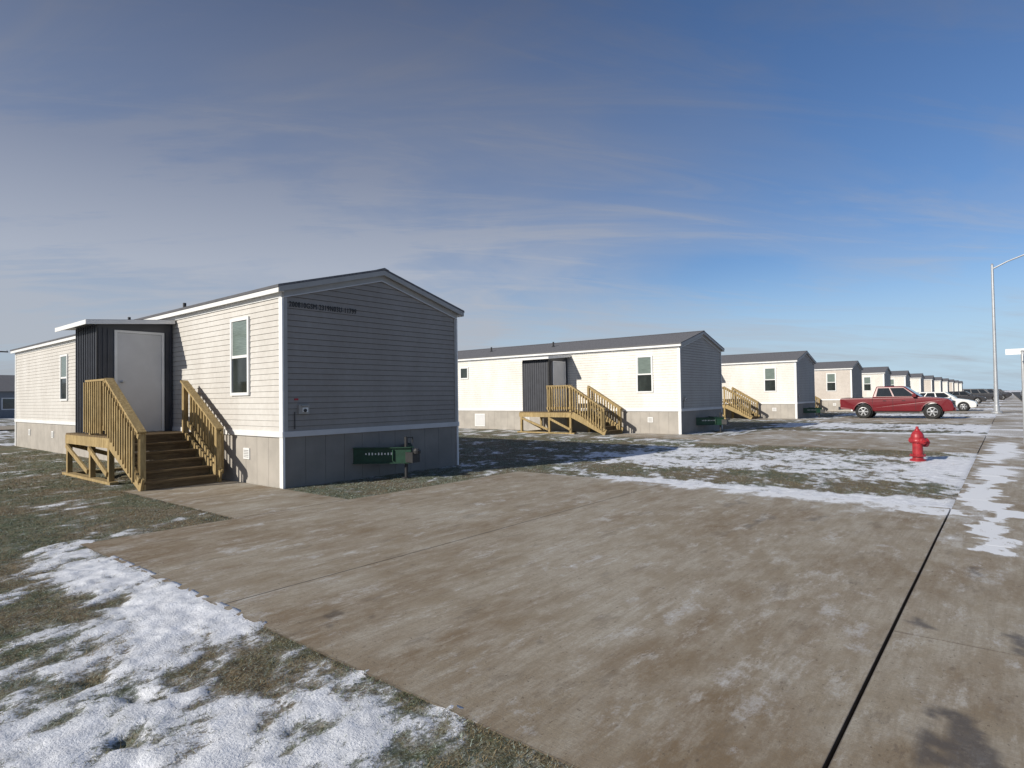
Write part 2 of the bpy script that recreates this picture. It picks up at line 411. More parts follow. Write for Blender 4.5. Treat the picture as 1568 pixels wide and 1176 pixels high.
def grid_mesh(name,xs,ys,zf,attrs,mat,edge=False):
    nx,ny=len(xs),len(ys); Xg,Yg=np.meshgrid(xs,ys); x=Xg.ravel(); y=Yg.ravel(); z=zf(x,y)
    I=np.arange(nx*ny); ci=I%nx; ri=I//nx
    ring1=(ci<=1)|(ci>=nx-2)|(ri<=1)|(ri>=ny-2)
    if edge:
        m=(ci==0)|(ci==nx-1)|(ri==0)|(ri==ny-1)
        z=np.where(m,-.08,z)
    v=np.stack([x,y,z],1).astype(np.float32)
    i=np.arange((nx-1)*(ny-1)); r=i//(nx-1); c=i%(nx-1); a=r*nx+c
    f=np.stack([a,a+1,a+nx+1,a+nx],1).astype(np.int32)
    me=bpy.data.meshes.new(name); me.vertices.add(len(v)); me.vertices.foreach_set('co',v.ravel())
    me.loops.add(f.size); me.loops.foreach_set('vertex_index',f.ravel())
    me.polygons.add(len(f)); me.polygons.foreach_set('loop_start',np.arange(0,f.size,4,dtype=np.int32)); me.polygons.foreach_set('loop_total',np.full(len(f),4,dtype=np.int32))
    me.update(calc_edges=True); me.polygons.foreach_set('use_smooth',[not edge]*len(f))
    for k,fn in attrs.items():
        val=fn(x,y)
        if edge and k=='stain': val=np.where(ring1,1.0,val)
        if edge and k=='snow': val=np.where(m,0.0,val)
        at=me.attributes.new(k,'FLOAT','POINT'); at.data.foreach_set('value',val.astype(np.float32))
    me.materials.append(mat); o=bpy.data.objects.new(name,me); COL.objects.link(o); return o
def gz(x,y):
    near=np.exp(-((x-3)**2+(y-5)**2)/900)
    z=-.006+(.022*(fbm(x*3,y*3,21,3)-.5)+.028*(fbm(x*14,y*14,31,3)-.5))*near
    s=ss(.46,.62,snowf(x,y))
    z=z+np.where(x<3,.011,.003)*s*near-.032*foot(x,y)*(x<2)
    z=np.where(onslab(x,y,0.05)&~onslab(x,y,0.0),np.maximum(z,-.001),z)
    z=np.where(onslab(x,y,0.0),np.minimum(z,.001+.009*s),z)
    return np.where(onslab(x,y,-.06),-.07,z)
def ground_mat():
    m,nt,b=newmat('lawn_with_snow')
    at=N(nt,'ShaderNodeAttribute',attribute_name='snow').outputs['Fac']
    n1=mrange(nt,noise(nt,.8,5,rough=.65),.43,.57); n2=mrange(nt,noise(nt,9,5,rough=.7),.42,.60); n3=mrange(nt,noise(nt,45,4,rough=.7),.42,.60)
    c=mixc(nt,n1,(.080,.096,.052),(.165,.120,.072))
    c=mixc(nt,mth(nt,'MULTIPLY',n2,.60),c,(.215,.172,.112)); c=mixc(nt,mth(nt,'MULTIPLY',n3,.62),c,(.045,.042,.026))
    fr=mrange(nt,noise(nt,70,3,rough=.8),.52,.62)
    c=mixc(nt,mth(nt,'MULTIPLY',fr,.42),c,(.36,.43,.37))
    n0=noise(nt,38,5,stretch=(1,1.5,1),rot=.5,rough=.8); nb=noise(nt,11,4,stretch=(1,1.8,1),rot=.5,rough=.7)
    nn=mth(nt,'ADD',mth(nt,'MULTIPLY',n0,.6),mth(nt,'MULTIPLY',nb,.4))
    t=mth(nt,'ADD',at,mth(nt,'MULTIPLY',mth(nt,'SUBTRACT',nn,.5),.95))
    sm=mrange(nt,t,.49,.575)
    dust=mth(nt,'MULTIPLY',mrange(nt,t,.36,.52),.24)
    c=mixc(nt,dust,c,(.6,.63,.66))
    sc=mixc(nt,mrange(nt,noise(nt,6,5,rough=.7),.4,.62),(.66,.68,.72),(.82,.84,.88))
    thin=mrange(nt,t,.56,.80,.86,1.0)
    c=mixc(nt,mth(nt,'MULTIPLY',sm,thin),c,sc)
    nt.links.new(c,b.inputs['Base Color']); b.inputs['Roughness'].default_value=.9; b.inputs['Specular IOR Level'].default_value=.2
    h=mth(nt,'ADD',noise(nt,60,4,rough=.7),mth(nt,'MULTIPLY',sm,.35)); bump(nt,b,h,.65,.016)
    return m
MG=ground_mat()
def seg(*a):
    out=[a[0]]
    for i in range(0,len(a)-2,2):
        s,st,e=a[i],a[i+1],a[i+2]; n=max(1,int(round((e-s)/st))); out+=list(np.linspace(s,e,n+1)[1:])
    return np.array(out)
gx=seg(-3000,500,-500,100,-100,20,-20,4,-4,.5,-.5,.08,.3,.025,2.05,.03,2.14,.1,9.44,.03,9.53,.06,13,.12,18.4,.5,60,2,220,30,600,300,3000)
gy=seg(-3000,500,-500,100,-100,20,-20,4,-2,.3,0,.1,1,.028,8,.07,14,.18,26,.8,60,6,200,50,600,300,3000)
grid_mesh('ground',gx,gy,gz,{'snow':snowf},MG)
# ---------------------------------------------------------------- concrete
def blobs(L_,wa=.10):
    def f(x,y):
        r=np.zeros_like(x); w=wa*(fbm(x*5,y*5,5,4)-.5); w2=wa*(fbm(x*5+9,y*5,6,4)-.5)
        for cx,cy,rx,ry,a in L_:
            d=np.sqrt(((x+w-cx)/rx)**2+((y+w2-cy)/ry)**2); r=np.maximum(r,a*(1-ss(.8,1.02,d)))
        return r
    return f
stains=[(3.14,.20,.20,.15,1),(3.42,.24,.14,.06,1),(2.95,.30,.10,.05,.95),(3.0,.08,.12,.05,.9),(4.75,.50,.15,.04,.9),(4.6,-.02,.2,.08,.9),(6.3,.2,.22,.05,.7),(7.3,2.3,.45,.07,.55),(7.9,1.8,.35,.06,.5),(8.3,2.9,.3,.05,.4),(2.42,3.7,.09,.04,.9),(2.75,3.6,.05,.02,.8),(2.55,3.45,.05,.03,.8),(2.34,3.52,.04,.06,.8),(4.4,2.6,.14,.025,.4),(3.6,4.2,.1,.02,.5),(3.0,2.2,.07,.02,.6),(5.6,5.3,.25,.05,.3),(6.2,3.4,.22,.04,.35),(5.0,3.2,.12,.03,.4)]
_sf=blobs(stains,.32)
def mudf(x,y):
    f=.6*fbm(x*.8+y*.3,y*1.9,61,4)+.4*fbm(x*3,y*7,63,3)
    b=.34*(1-ss(2.1,3.6,x))*(x<12)+.30*ss(5.0,7.0,y)*(x<9.6)+.22*np.exp(-((x-7.4)**2+(y-1.6)**2)/2.5)+.1*(x>12)+.12*(y<.6)
    tr=0
    for cx,cv in ((3.3,.10),(4.85,.10),(6.6,-.06),(8.15,-.06)):
        dd=np.abs(x-(cx+cv*(y-4)+.12*np.sin(y*.9+cx))); tr=tr+np.exp(-(dd/.12)**2)*(.5+.5*vn(x*2,y*1.3,71))
    b=b+.22*tr*(x<9.6)
    return np.clip((f-.5)*2.6+b+.18,0,1)
def stf(x,y): return np.clip(_sf(x,y),0,1)
def csnow(x,y):
    f=.5*fbm(x*1.6,y*4,13,4)+.5*fbm(x*7,y*12,17,3)
    b=np.full_like(x,-.36)
    k=np.floor((x-DW0)/PX); xx=x-k*PX
    b=b+.38*ss(8.9,9.45,xx)*ss(.7,1.2,y)*(1-ss(5.2,6.8,y))+.16*ss(7.8,9.2,xx)*(1-ss(3.0,5.5,y))
    b=b+.56*blobs([(7.9,.16,1.0,.20,1),(9.6,.1,.8,.16,.9),(11.0,.35,1.5,.25,.95),(13.8,.2,1.6,.3,.95),(9.2,.75,.35,.3,.6),(17,.25,1.5,.28,.85),(20,.1,2.5,.3,.9)],.5)(x,y)
    b=b+.22*ss(14,22,x)
    return .5+b+(f-.5)*1.3
def conc_mat():
    m,nt,b=newmat('broom_concrete')
    A=lambda n:N(nt,'ShaderNodeAttribute',attribute_name=n).outputs['Fac']
    sn=A('snow'); st=A('stain'); mud=A('mud')
    big=mrange(nt,noise(nt,.55,4,stretch=(1,1.5,1),rot=.4),.42,.58); md=mrange(nt,noise(nt,2.6,6,stretch=(1,2.0,1),rot=-.35,rough=.7),.42,.60)
    fine=mrange(nt,noise(nt,55,5,rough=.8),.40,.60); streak=mrange(nt,noise(nt,3.2,6,stretch=(.55,6,1),rot=-.10,rough=.78),.44,.60)
    broom=mrange(nt,noise(nt,22,3,stretch=(5,.25,1),rot=.03,rough=.7),.40,.62)
    c=mixc(nt,big,(.305,.258,.190),(.375,.335,.268))
    c=mixc(nt,mth(nt,'MULTIPLY',md,.60),c,(.45,.42,.36))
    c=mixc(nt,mth(nt,'MULTIPLY',streak,.36),c,(.22,.178,.126))
    c=mixc(nt,mth(nt,'MULTIPLY',broom,.16),c,(.22,.18,.13))
    n=noise(nt,6,7,stretch=(.7,1.8,1),rot=.3,rough=.8); mm=mth(nt,'MULTIPLY',mud,mrange(nt,n,.38,.56,.28,1))
    c=mixc(nt,mth(nt,'MULTIPLY',mm,.82),c,(.180,.122,.066))
    pale=mrange(nt,noise(nt,1.5,8,stretch=(.8,2.3,1),rot=.2,rough=.78),.53,.66)
    c=mixc(nt,mth(nt,'MULTIPLY',pale,.58),c,(.55,.54,.51))
    c=mixc(nt,mth(nt,'MULTIPLY',fine,.32),c,(.20,.165,.12))
    wet=mrange(nt,noise(nt,1.9,7,stretch=(.8,2.0,1),rot=-.25,rough=.72),.57,.65)
    c=mixc(nt,mth(nt,'MULTIPLY',wet,.36),c,(.135,.108,.082))
    dk=mrange(nt,noise(nt,4.3,7,stretch=(1,2.4,1),rot=.2,rough=.75),.61,.67)
    c=mixc(nt,mth(nt,'MULTIPLY',dk,.5),c,(.13,.10,.078))
    spk=mrange(nt,noise(nt,24,4,rough=.6,stretch=(1,1.7,1)),.64,.69)
    c=mixc(nt,mth(nt,'MULTIPLY',spk,.65),c,(.11,.084,.06))
    sn2=mth(nt,'MULTIPLY',st,mrange(nt,noise(nt,20,5,rough=.8),.3,.5,.55,1))
    c=mixc(nt,mth(nt,'MULTIPLY',sn2,.80),c,(.075,.062,.052))
    nn=noise(nt,24,7,stretch=(1,1.6,1),rough=.82)
    t=mth(nt,'ADD',sn,mth(nt,'MULTIPLY',mth(nt,'SUBTRACT',nn,.5),.8))
    c=mixc(nt,mth(nt,'MULTIPLY',mrange(nt,t,.28,.5),.4),c,(.58,.59,.60))
    c=mixc(nt,mth(nt,'MULTIPLY',mrange(nt,t,.50,.64),.94),c,(.76,.78,.81))
    nt.links.new(c,b.inputs['Base Color']); b.inputs['Specular IOR Level'].default_value=.3
    ro=mrange(nt,st,0,1,.85,.55,'LINEAR'); nt.links.new(ro,b.inputs['Roughness'])
    h=mth(nt,'ADD',noise(nt,70,4,stretch=(3,.25,1),rough=.7),mth(nt,'MULTIPLY',noise(nt,90,3),.6)); bump(nt,b,h,.38,.006)
    return m
MC=conc_mat()
def slab(parts,x0,x1,y0,y1,step,tilt=0.0,g=(.003,)*4):
    xs=np.concatenate([[x0+g[0],x0+g[0]+.003],seg(x0+g[0]+.009,step,x1-g[1]-.009),[x1-g[1]-.003,x1-g[1]]]); ys=np.concatenate([[y0+g[2],y0+g[2]+.003],seg(y0+g[2]+.009,step,y1-g[3]-.009),[y1-g[3]-.003,y1-g[3]]])
    def zf(x,y): return .006+.006*(fbm(x*.8,y*.8,41,2)-.5)+tilt
    o=grid_mesh('slab',xs,ys,zf,{'snow':csnow,'stain':stf,'mud':mudf},MC,edge=True); parts.append(o); return o
def drive(i):
    o=i*PX; st=.045 if i==0 else (.25 if i<3 else .8); P=[]
    e=empty('concrete_driveway',(0,0,0))
    slab(P,DW0+o,DW1+o,.606,4.5,st,g=(.003,.003,.002,.0008)); slab(P,DW0+o,DW1+o,4.5,DY1,st,g=(.003,.003,.0008,.0008))
    slab(P,3.72+o,5.44+o,DY1,9.6,st,g=(.003,.003,.0008,.001)); slab(P,3.72+o,5.44+o,9.6,11.6,st,g=(.003,.003,.001,.003))
    for p in P: p.parent=e
for i in range(NH): drive(i)
P=[]; e=empty('sidewalk'); x=-10.56
while x<NH*PX+12:
    stp=.045 if 1<x<12 else (.2 if x<25 else 1.0); w=3.0 if x<60 else 9.0
    slab(P,x,x+w,-1.2,.598,stp,random.uniform(-.001,.001),g=(.0015,.0015,.003,.002)); x+=w
for p in P: p.parent=e
MAS=M('asphalt',(.055,.055,.056),.9,.3,4,.5,80)
b=MB(); b.box(-12,400,-1.36,-1.208,-.2,.0,MC); put('kerb',b.mesh('kerb'),bev=.02)
b=MB(); b.poly([(-400,-9.5,-.012),(600,-9.5,-.012),(600,-1.37,-.012),(-400,-1.37,-.012)],MAS)
so=put('street',b.mesh('street')); so.location.z=-.10
gm=bpy.data.objects['ground'].data; n=len(gm.vertices); co_=np.empty(n*3,np.float32); gm.vertices.foreach_get('co',co_); co_=co_.reshape(-1,3)
k=(co_[:,1]<-1.25)&(co_[:,1]>-9.7); co_[k,2]=-.25; gm.vertices.foreach_set('co',co_.ravel()); gm.update()
b=MB(); b.poly([(-300,44,.06),(400,44,.06),(400,52,.06),(-300,52,.06)],MC); put('back_road',b.mesh('back_road'))
# ---------------------------------------------------------------- grass blades
def grassblades():
    regs=[(.25,2.055,1.1,8.5,90000,.024,.0040),(1.97,2.06,1.3,7.6,7000,.024,.0040),(.3,5.45,7.65,13,50000,.030,.007),(1.0,5.4,13,24,36000,.036,.013),(5.4,9.6,7.64,9.5,20000,.028,.007),
          (9.5,18.1,.60,9.0,60000,.028,.009),(9.7,18.1,9,20,26000,.035,.016)]
    Vs=[];C=[]
    for x0,x1,y0,y1,n,h,w in regs:
        x=rng.uniform(x0,x1,n); y=rng.uniform(y0,y1,n)
        s=snowf(x,y)+(rng.random(n)-.5)*.26; dens=fbm(x*5,y*5,55,3)
        k=(~onslab(x,y,-.015))&(s<.56)&((dens+rng.random(n)*.35>.56)|(x1-x0<.2))
        x=x[k];y=y[k];n=len(x); z=gz(x,y); z=np.where(z<-.03,0.0,z)
        a=rng.uniform(0,2*np.pi,n); hh=h*rng.uniform(.3,1.1,n); ln=rng.uniform(.5,1.8,n)*hh; la=rng.uniform(0,2*np.pi,n)
        dx=np.cos(a)*w/2; dy=np.sin(a)*w/2
        p0=np.stack([x-dx,y-dy,z-.004],1);p1=np.stack([x+dx,y+dy,z-.004],1);p2=np.stack([x+np.cos(la)*ln,y+np.sin(la)*ln,z+hh*.7],1)
        Vs.append(np.stack([p0,p1,p2],1).reshape(-1,3))
        g=np.array([.105,.128,.066]);br=np.array([.250,.195,.115]);fr=np.array([.40,.47,.41])
        t=np.clip((fbm(x*1.2,y*1.2,77,3)-.5)*3.4+.5+rng.normal(0,.25,n),0,1)[:,None]; c=g*(1-t)+br*t
        shade=((x>5.4)&(x<9.5))|((x>9.5)&(y>6.6)&(x<16.6)); fp=np.where(shade,.50,.16)
        fm=(rng.random(n)<fp)[:,None]; c=np.where(fm,fr*rng.uniform(.6,1,n)[:,None],c*rng.uniform(.55,1.3,n)[:,None])
        C.append(np.repeat(c,3,0))
    V=np.concatenate(Vs).astype(np.float32);C=np.concatenate(C); n=len(V)
    me=bpy.data.meshes.new('grass'); me.vertices.add(n); me.vertices.foreach_set('co',V.ravel()); me.loops.add(n); me.loops.foreach_set('vertex_index',np.arange(n,dtype=np.int32))
    me.polygons.add(n//3); me.polygons.foreach_set('loop_start',np.arange(0,n,3,dtype=np.int32)); me.polygons.foreach_set('loop_total',np.full(n//3,3,dtype=np.int32)); me.update(calc_edges=True)
    at=me.color_attributes.new('col','FLOAT_COLOR','POINT'); at.data.foreach_set('color',np.concatenate([C,np.ones((n,1))],1).astype(np.float32).ravel())
    m,nt,b=newmat('grass_blade'); a=N(nt,'ShaderNodeAttribute',attribute_name='col'); nt.links.new(a.outputs['Color'],b.inputs['Base Color']); b.inputs['Roughness'].default_value=.8; b.inputs['Specular IOR Level'].default_value=.2
    me.materials.append(m); o=bpy.data.objects.new('grass',me); COL.objects.link(o)
grassblades()
MCR=M('dirt_crumb',(.14,.11,.08),.95,.4,30)
b=MB()
def crumb(x,y,z,r):
    p=[Vector((x,y,z))+Vector((random.uniform(.6,1.2)*dx,random.uniform(.6,1.2)*dy,random.uniform(.3,.7)*dz))*r for dx,dy,dz in ((1,0,0),(0,1,0),(-1,0,0),(0,-1,0),(0,0,1))]
    for i in range(4): b.poly([p[i],p[(i+1)%4],p[4]],MCR)
for i in range(2600):
    t=random.random()
    if t<.6: x=DW0-.03+abs(random.gauss(0,.12)); y=random.uniform(.7,7.6)
    elif t<.67: x=random.gauss(2.5,.18); y=random.gauss(3.62,.12)
    elif t<.85: x=random.uniform(DW0,DW1); y=DY1-abs(random.gauss(0,.15))
    else: x=random.uniform(DW0,DW1); y=random.uniform(0,7.6)
    if x<DW1: crumb(x,y,.006,random.choice((.002,.003,.003,.004,.006)))
put('gravel',b.mesh('gravel'))
# ---------------------------------------------------------------- hydrant
MHR=M('hydrant_red',(.33,.018,.025),.45,.22,9,coat=.2)
h=empty('fire_hydrant',(15.7,1.55,-.01)); b=MB()
b.lathe((0,0,0),(0,0,1),[(.15,0),(.155,.03),(.15,.04),(.105,.05),(.10,.10),(.15,.105),(.155,.135),(.10,.14),(.098,.40),(.13,.405),(.135,.44),(.13,.46),(.125,.47),(.128,.52),(.115,.58),(.085,.63),(.05,.66),(.045,.69),(.03,.70),(.028,.745),(.01,.75)],MHR,24)
for a in (0,1,2):
    an=rad(-140+a*90); d=Vector((math.cos(an),math.sin(an),0)); r=.085 if a==1 else .06
    b.lathe(Vector((0,0,.40 if a==1 else .44))+d*.06,d,[(r*.8,0),(r*.8,.07),(r*1.15,.075),(r*1.2,.13),(r,.15),(r*.35,.155),(r*.3,.20)],MHR,14)
for i in range(8):
    an=i*math.pi/4; b.cyl((.128*math.cos(an),.128*math.sin(an),.10),(.128*math.cos(an),.128*math.sin(an),.155),.014,MHR,6); b.cyl((.115*math.cos(an),.115*math.sin(an),.395),(.115*math.cos(an),.115*math.sin(an),.455),.012,MHR,6)
put('hydrant_body',b.mesh('hydrant_body'),h)
# ---------------------------------------------------------------- street lamp
def lamp(x,y):
    e=empty('street_lamp',(x,y,0)); b=MB()
    b.lathe((0,0,0),(0,0,1),[(.30,0),(.30,.12),(.25,.15),(.16,.16),(.15,.5),(.13,.55),(.10,3),(.085,6.5),(.07,9.6),(.075,9.65),(.02,9.72)],MGALV,14)
    pts=[(0,0,9.35),(0,-.8,9.75),(0,-1.8,10.1),(0,-3.0,10.35)]
    for a,c in zip(pts,pts[1:]): b.cyl(a,c,.045,MGALV,8)
    b.hexa([(-.14,-2.9,10.28),(.14,-2.9,10.28),(.11,-3.7,10.36),(-.11,-3.7,10.36),(-.08,-2.9,10.42),(.08,-2.9,10.42),(.06,-3.65,10.45),(-.06,-3.65,10.45)],MGALV)
    b.box(-.09,.09,-3.55,-3.05,10.27,10.30,MTRIM)
    put('pole',b.mesh('lamp_pole'),e)
lamp(50,.62)
e=empty('street_sign',(21.8,-.32,0)); b=MB()
b.cyl((0,0,0),(0,0,2.55),.035,MGALV,10); b.box(-.30,.30,-.008,.008,2.28,2.46,MTRIM); b.box(-.006,.006,-.36,.36,2.48,2.64,MTRIM)
b.box(-.2,.2,-.05,-.035,1.85,2.25,MTRIM); b.lathe((0,0,2.55),(0,0,1),[(.04,0),(.045,.03),(.01,.05)],MGALV,10); put('post_and_blades',b.mesh('sign_parts'),e)
# ---------------------------------------------------------------- vehicles
MTY=M('tyre',(.02,.02,.02),.85,.1); MRIM=M('alloy_rim',(.55,.56,.57),.3,.05,metal=.9); MCG=M('car_glass',(.015,.018,.02),.04,.1,spec=.9)
MHL=M('headlight',(.75,.77,.8),.1,.02,spec=.9); MTL=M('tail_light',(.35,.01,.01),.2); MCH=M('chrome',(.6,.6,.6),.15,.03,metal=1); MPL=M('black_plastic',(.02,.02,.02),.7)
def arc(cx,cz,r,a0,a1,n=9): return [(cx+r*math.cos(rad(a0+(a1-a0)*i/n)),cz+r*math.sin(rad(a0+(a1-a0)*i/n))) for i in range(n+1)]
def vehicle(name,paint,prof,wb,wr,hw,cab,loc,rz,bed=None,pil=(.33,.66)):
    e=empty(name,loc,rz)
    b=MB(); n=len(prof)
    def rowp(y): return [(x,y*(1-.06*max(0,(.75-z))-.05*max(0,z-.9)),z) for x,z in prof]
    A=rowp(-hw);B=rowp(hw); st=len(b.v); b.v+=A+B; k=b.mi(paint)
    b.f.append(tuple(range(st,st+n))); b.m.append(k); b.f.append(tuple(range(st+2*n-1,st+n-1,-1))); b.m.append(k)
    for i in range(n): j=(i+1)%n; b.f.append((st+i,st+j,st+n+j,st+n+i)); b.m.append(k)
    put('body',b.mesh('body'),e,bev=.045,seg=3)
    xb0,xb1,zb,xr0,xr1,zt=cab; hb=hw*.94; hr=hw*.76
    b=MB()
    Q=lambda x,y,z: Vector((x,y,z))
    b.hexa([Q(xb0,-hb,zb),Q(xb1,-hb,zb),Q(xb1,hb,zb),Q(xb0,hb,zb),Q(xr0,-hr,zt),Q(xr1,-hr,zt),Q(xr1,hr,zt),Q(xr0,hr,zt)],paint)
    put('cabin',b.mesh('cabin'),e,bev=.05,seg=3)
    b=MB()
    def pane(a,c,d,f,u0,u1,v0,v1,off):
        P=lambda u,v:(a.lerp(c,u)).lerp(f.lerp(d,u),v)+off
        b.poly([P(u0,v0),P(u1,v0),P(u1,v1),P(u0,v1)],MCG)
    for s in (-1,1):
        a,c,d,f=Q(xb0,s*hb,zb),Q(xb1,s*hb,zb),Q(xr1,s*hr,zt),Q(xr0,s*hr,zt); off=Vector((0,s*.006,.003))
        u=(.06,)+pil+(.93,)
        for i in range(len(u)-1): pane(a,c,d,f,u[i]+.018,u[i+1]-.018,.10,.84,off)
    pane(Q(xb1,-hb,zb),Q(xb1,hb,zb),Q(xr1,hr,zt),Q(xr1,-hr,zt),.06,.94,.08,.88,Vector((.006,0,.006)))
    pane(Q(xb0,-hb,zb),Q(xb0,hb,zb),Q(xr0,hr,zt),Q(xr0,-hr,zt),.08,.92,.12,.85,Vector((-.006,0,.006)))
    put('glass',b.mesh('glass'),e)
    b=MB()
    for wx in wb:
        for s in (-1,1):
            y=s*(hw-.13); ax=(0,s,0)
            b.lathe((wx,y-s*.11,wr),ax,[(wr*.6,0),(wr*.94,.0),(wr,.03),(wr,.19),(wr*.95,.225),(wr*.66,.235),(wr*.64,.215)],MTY,24)
            b.lathe((wx,y-s*.11,wr),ax,[(wr*.62,.20),(wr*.64,.232),(wr*.60,.234),(wr*.56,.20)],MRIM,24)
            b.lathe((wx,y-s*.11,wr),ax,[(wr*.2,.19),(wr*.18,.232),(wr*.05,.236)],MRIM,12)
            for q in range(6):
                an=q*math.pi/3; dr=Vector((math.cos(an),0,math.sin(an))); c0=Vector((wx,y+s*.112,wr))
                b.beam(c0+dr*wr*.12,c0+dr*wr*.6,.02,wr*.17,MRIM,up=(-dr.z,0,dr.x))
            b.lathe((wx,s*(hw-.5),wr),ax,[(wr*1.12,0),(wr*1.12,.36),(.05,.365)],MPL,20)
    put('wheels',b.mesh('wheels'),e)
    return e
MRP=M('red_car_paint',(.145,.004,.010),.3,.05,2,coat=.35); MWP=M('white_car_paint',(.72,.72,.70),.25,.04,2,coat=.6); MSP=M('silver_car_paint',(.45,.46,.47),.3,.04,2,coat=.5); MDP=M('dark_car_paint',(.03,.03,.035),.25,.05,2,coat=.6)
tp=[(0.02,.52),(0,.62),(0.02,1.14),(1.55,1.16),(1.60,1.17),(3.78,1.19),(4.0,1.20),(4.6,1.16),(5.08,1.09),(5.26,.98),(5.33,.80),(5.38,.62),(5.34,.44),(4.95,.40)]+arc(4.42,.42,.47,0,180)+[(3.85,.40),(1.72,.40)]+arc(1.18,.42,.47,0,180)+[(.62,.50)]
tr=vehicle('pickup_truck',MRP,tp,(1.18,4.42),.385,.93,(1.62,3.92,1.17,1.82,3.12,1.80),(40.25,7.6,0),rad(-90),pil=(.46,))
b=MB()
b.box(.06,1.52,-.80,.80,1.155,1.175,MPL)
for s in (-1,1):
    b.box(.0,.04,min(s*.72,s*.88),max(s*.72,s*.88),.82,1.08,MTL)
    b.hexa([(5.12,s*.60,.80),(5.24,s*.60,.80),(5.12,s*.90,.80),(4.98,s*.90,.80),(5.12,s*.60,.99),(5.22,s*.60,.97),(5.06,s*.905,.98),(4.98,s*.90,.99)],MHL)
    for x in (2.15,3.05): b.box(x,x+.16,min(s*.925,s*.95),max(s*.925,s*.95),.98,1.01,MPL)
    b.box(3.55,3.72,min(s*.93,s*1.13),max(s*.93,s*1.13),1.20,1.36,MRP)
    for x in (1.64,2.62,3.68): b.box(x,x+.012,min(s*.905,s*.932),max(s*.905,s*.932),.50,1.13,MPL)
    b.box(1.75,3.85,min(s*.88,s*.96),max(s*.88,s*.96),.34,.40,MPL)
    for wx in (1.18,4.42):
        A=arc(wx,.42,.47,5,175,12); Bq=arc(wx,.42,.53,5,175,12)
        for i in range(12):
            y=s*.935
            b.poly([(A[i][0],y,A[i][1]),(A[i+1][0],y,A[i+1][1]),(Bq[i+1][0],s*.925,Bq[i+1][1]),(Bq[i][0],s*.925,Bq[i][1])],MRP)
b.box(-.10,.02,-.85,.85,.48,.66,MCH); b.box(5.30,5.43,-.80,.80,.46,.62,MRP); b.box(5.22,5.36,-.48,.48,.70,.96,MPL)
for z in (.76,.83,.90): b.box(5.345,5.368,-.46,.46,z,z+.02,MCH)
b.box(1.66,1.9,-.6,.6,1.2,1.21,MPL)
put('details',b.mesh('truck_details'),tr)
sp=[(0.02,.45),(0,.60),(.06,.95),(.45,1.0),(.9,.98),(3.3,.95),(4.1,.83),(4.5,.70),(4.62,.55),(4.6,.30),(4.28,.24)]+arc(3.85,.32,.36,0,180)+[(3.4,.22),(1.35,.22)]+arc(.92,.32,.36,0,180)+[(.45,.28)]
def sedan(paint,loc,rz,name='parked_car'):
    e=vehicle(name,paint,sp,(.92,3.85),.32,.89,(.55,3.45,.96,1.25,2.75,1.43),loc,rz,pil=(.3,.58))
    b=MB()
    for s in (-1,1):
        b.box(-.01,.06,min(s*.55,s*.84),max(s*.55,s*.84),.72,.86,MTL)
        b.hexa([(4.3,s*.5,.60),(4.6,s*.5,.56),(4.45,s*.84,.58),(4.2,s*.86,.62),(4.3,s*.5,.74),(4.52,s*.5,.70),(4.36,s*.84,.72),(4.2,s*.86,.78)],MHL)
        b.box(2.95,3.1,min(s*.88,s*1.04),max(s*.88,s*1.04),.98,1.08,paint)
        for x in (1.5,2.4): b.box(x,x+.14,min(s*.885,s*.905),max(s*.885,s*.905),.82,.845,MCH)
        for x in (1.3,2.3,3.3): b.box(x,x+.01,min(s*.87,s*.892),max(s*.87,s*.892),.32,.92,MPL)
    b.box(4.56,4.64,-.5,.5,.34,.46,MPL)
    put('details',b.mesh('car_details'),e)
sedan(MWP,(55.6,6.4,0),rad(-90)); sedan(MSP,(71.8,8.4,0),rad(-90)); sedan(MDP,(88,6.6,0),rad(-90))
suv=[(0.02,.45),(0,.62),(.03,1.05),(3.3,1.08),(4.2,1.0),(4.5,.85),(4.6,.6),(4.58,.34),(4.35,.3)]+arc(3.85,.36,.40,0,180)+[(3.4,.28),(1.35,.28)]+arc(.92,.36,.40,0,180)+[(.45,.32)]
for x,y,r in ((112,-2.4,0),(104,5.2,-90),(120,4.6,-90),(137,4.4,-90),(153,4.2,-90),(170,4.0,-90),(140,-2.6,0)):
    vehicle('parked_suv',MDP,suv,(.92,3.85),.36,.93,(.1,3.4,1.06,.35,2.7,1.72),(x,y,0),rad(r),pil=(.36,.66))
# ---------------------------------------------------------------- background
MBW=M('metal_wall',(.20,.21,.23),.6,.08); 
def barn(name,x,y,w,l,h,r):
    e=empty(name,(x,y,0)); b=MB(); b.box(0,w,0,l,-.1,h,MBW)
    b.hexa([(-.3,-.3,h),(w+.3,-.3,h),(w+.3,l+.3,h),(-.3,l+.3,h),(-.3,l/2-.05,h+r),(w+.3,l/2-.05,h+r),(w+.3,l/2+.05,h+r),(-.3,l/2+.05,h+r)],MRF)
    for i in range(int(w/5)): b.box(1.5+i*5,3.0+i*5,-.03,0,1.0,2.1,MGL); b.box(1.4+i*5,3.1+i*5,-.02,0,.9,2.2,MTRIM)
    b.box(w-3,w-2,-.04,0,0,2.1,MDOOR)
    put('walls_and_roof',b.mesh(name),e)
barn('distant_building',4,84,16,12,2.9,2.0); barn('distant_building',-42,100,30,12,2.8,1.7); barn('distant_building',60,110,30,12,2.9,1.6)
MPW=M('pole_wood',(.07,.055,.045),.9)
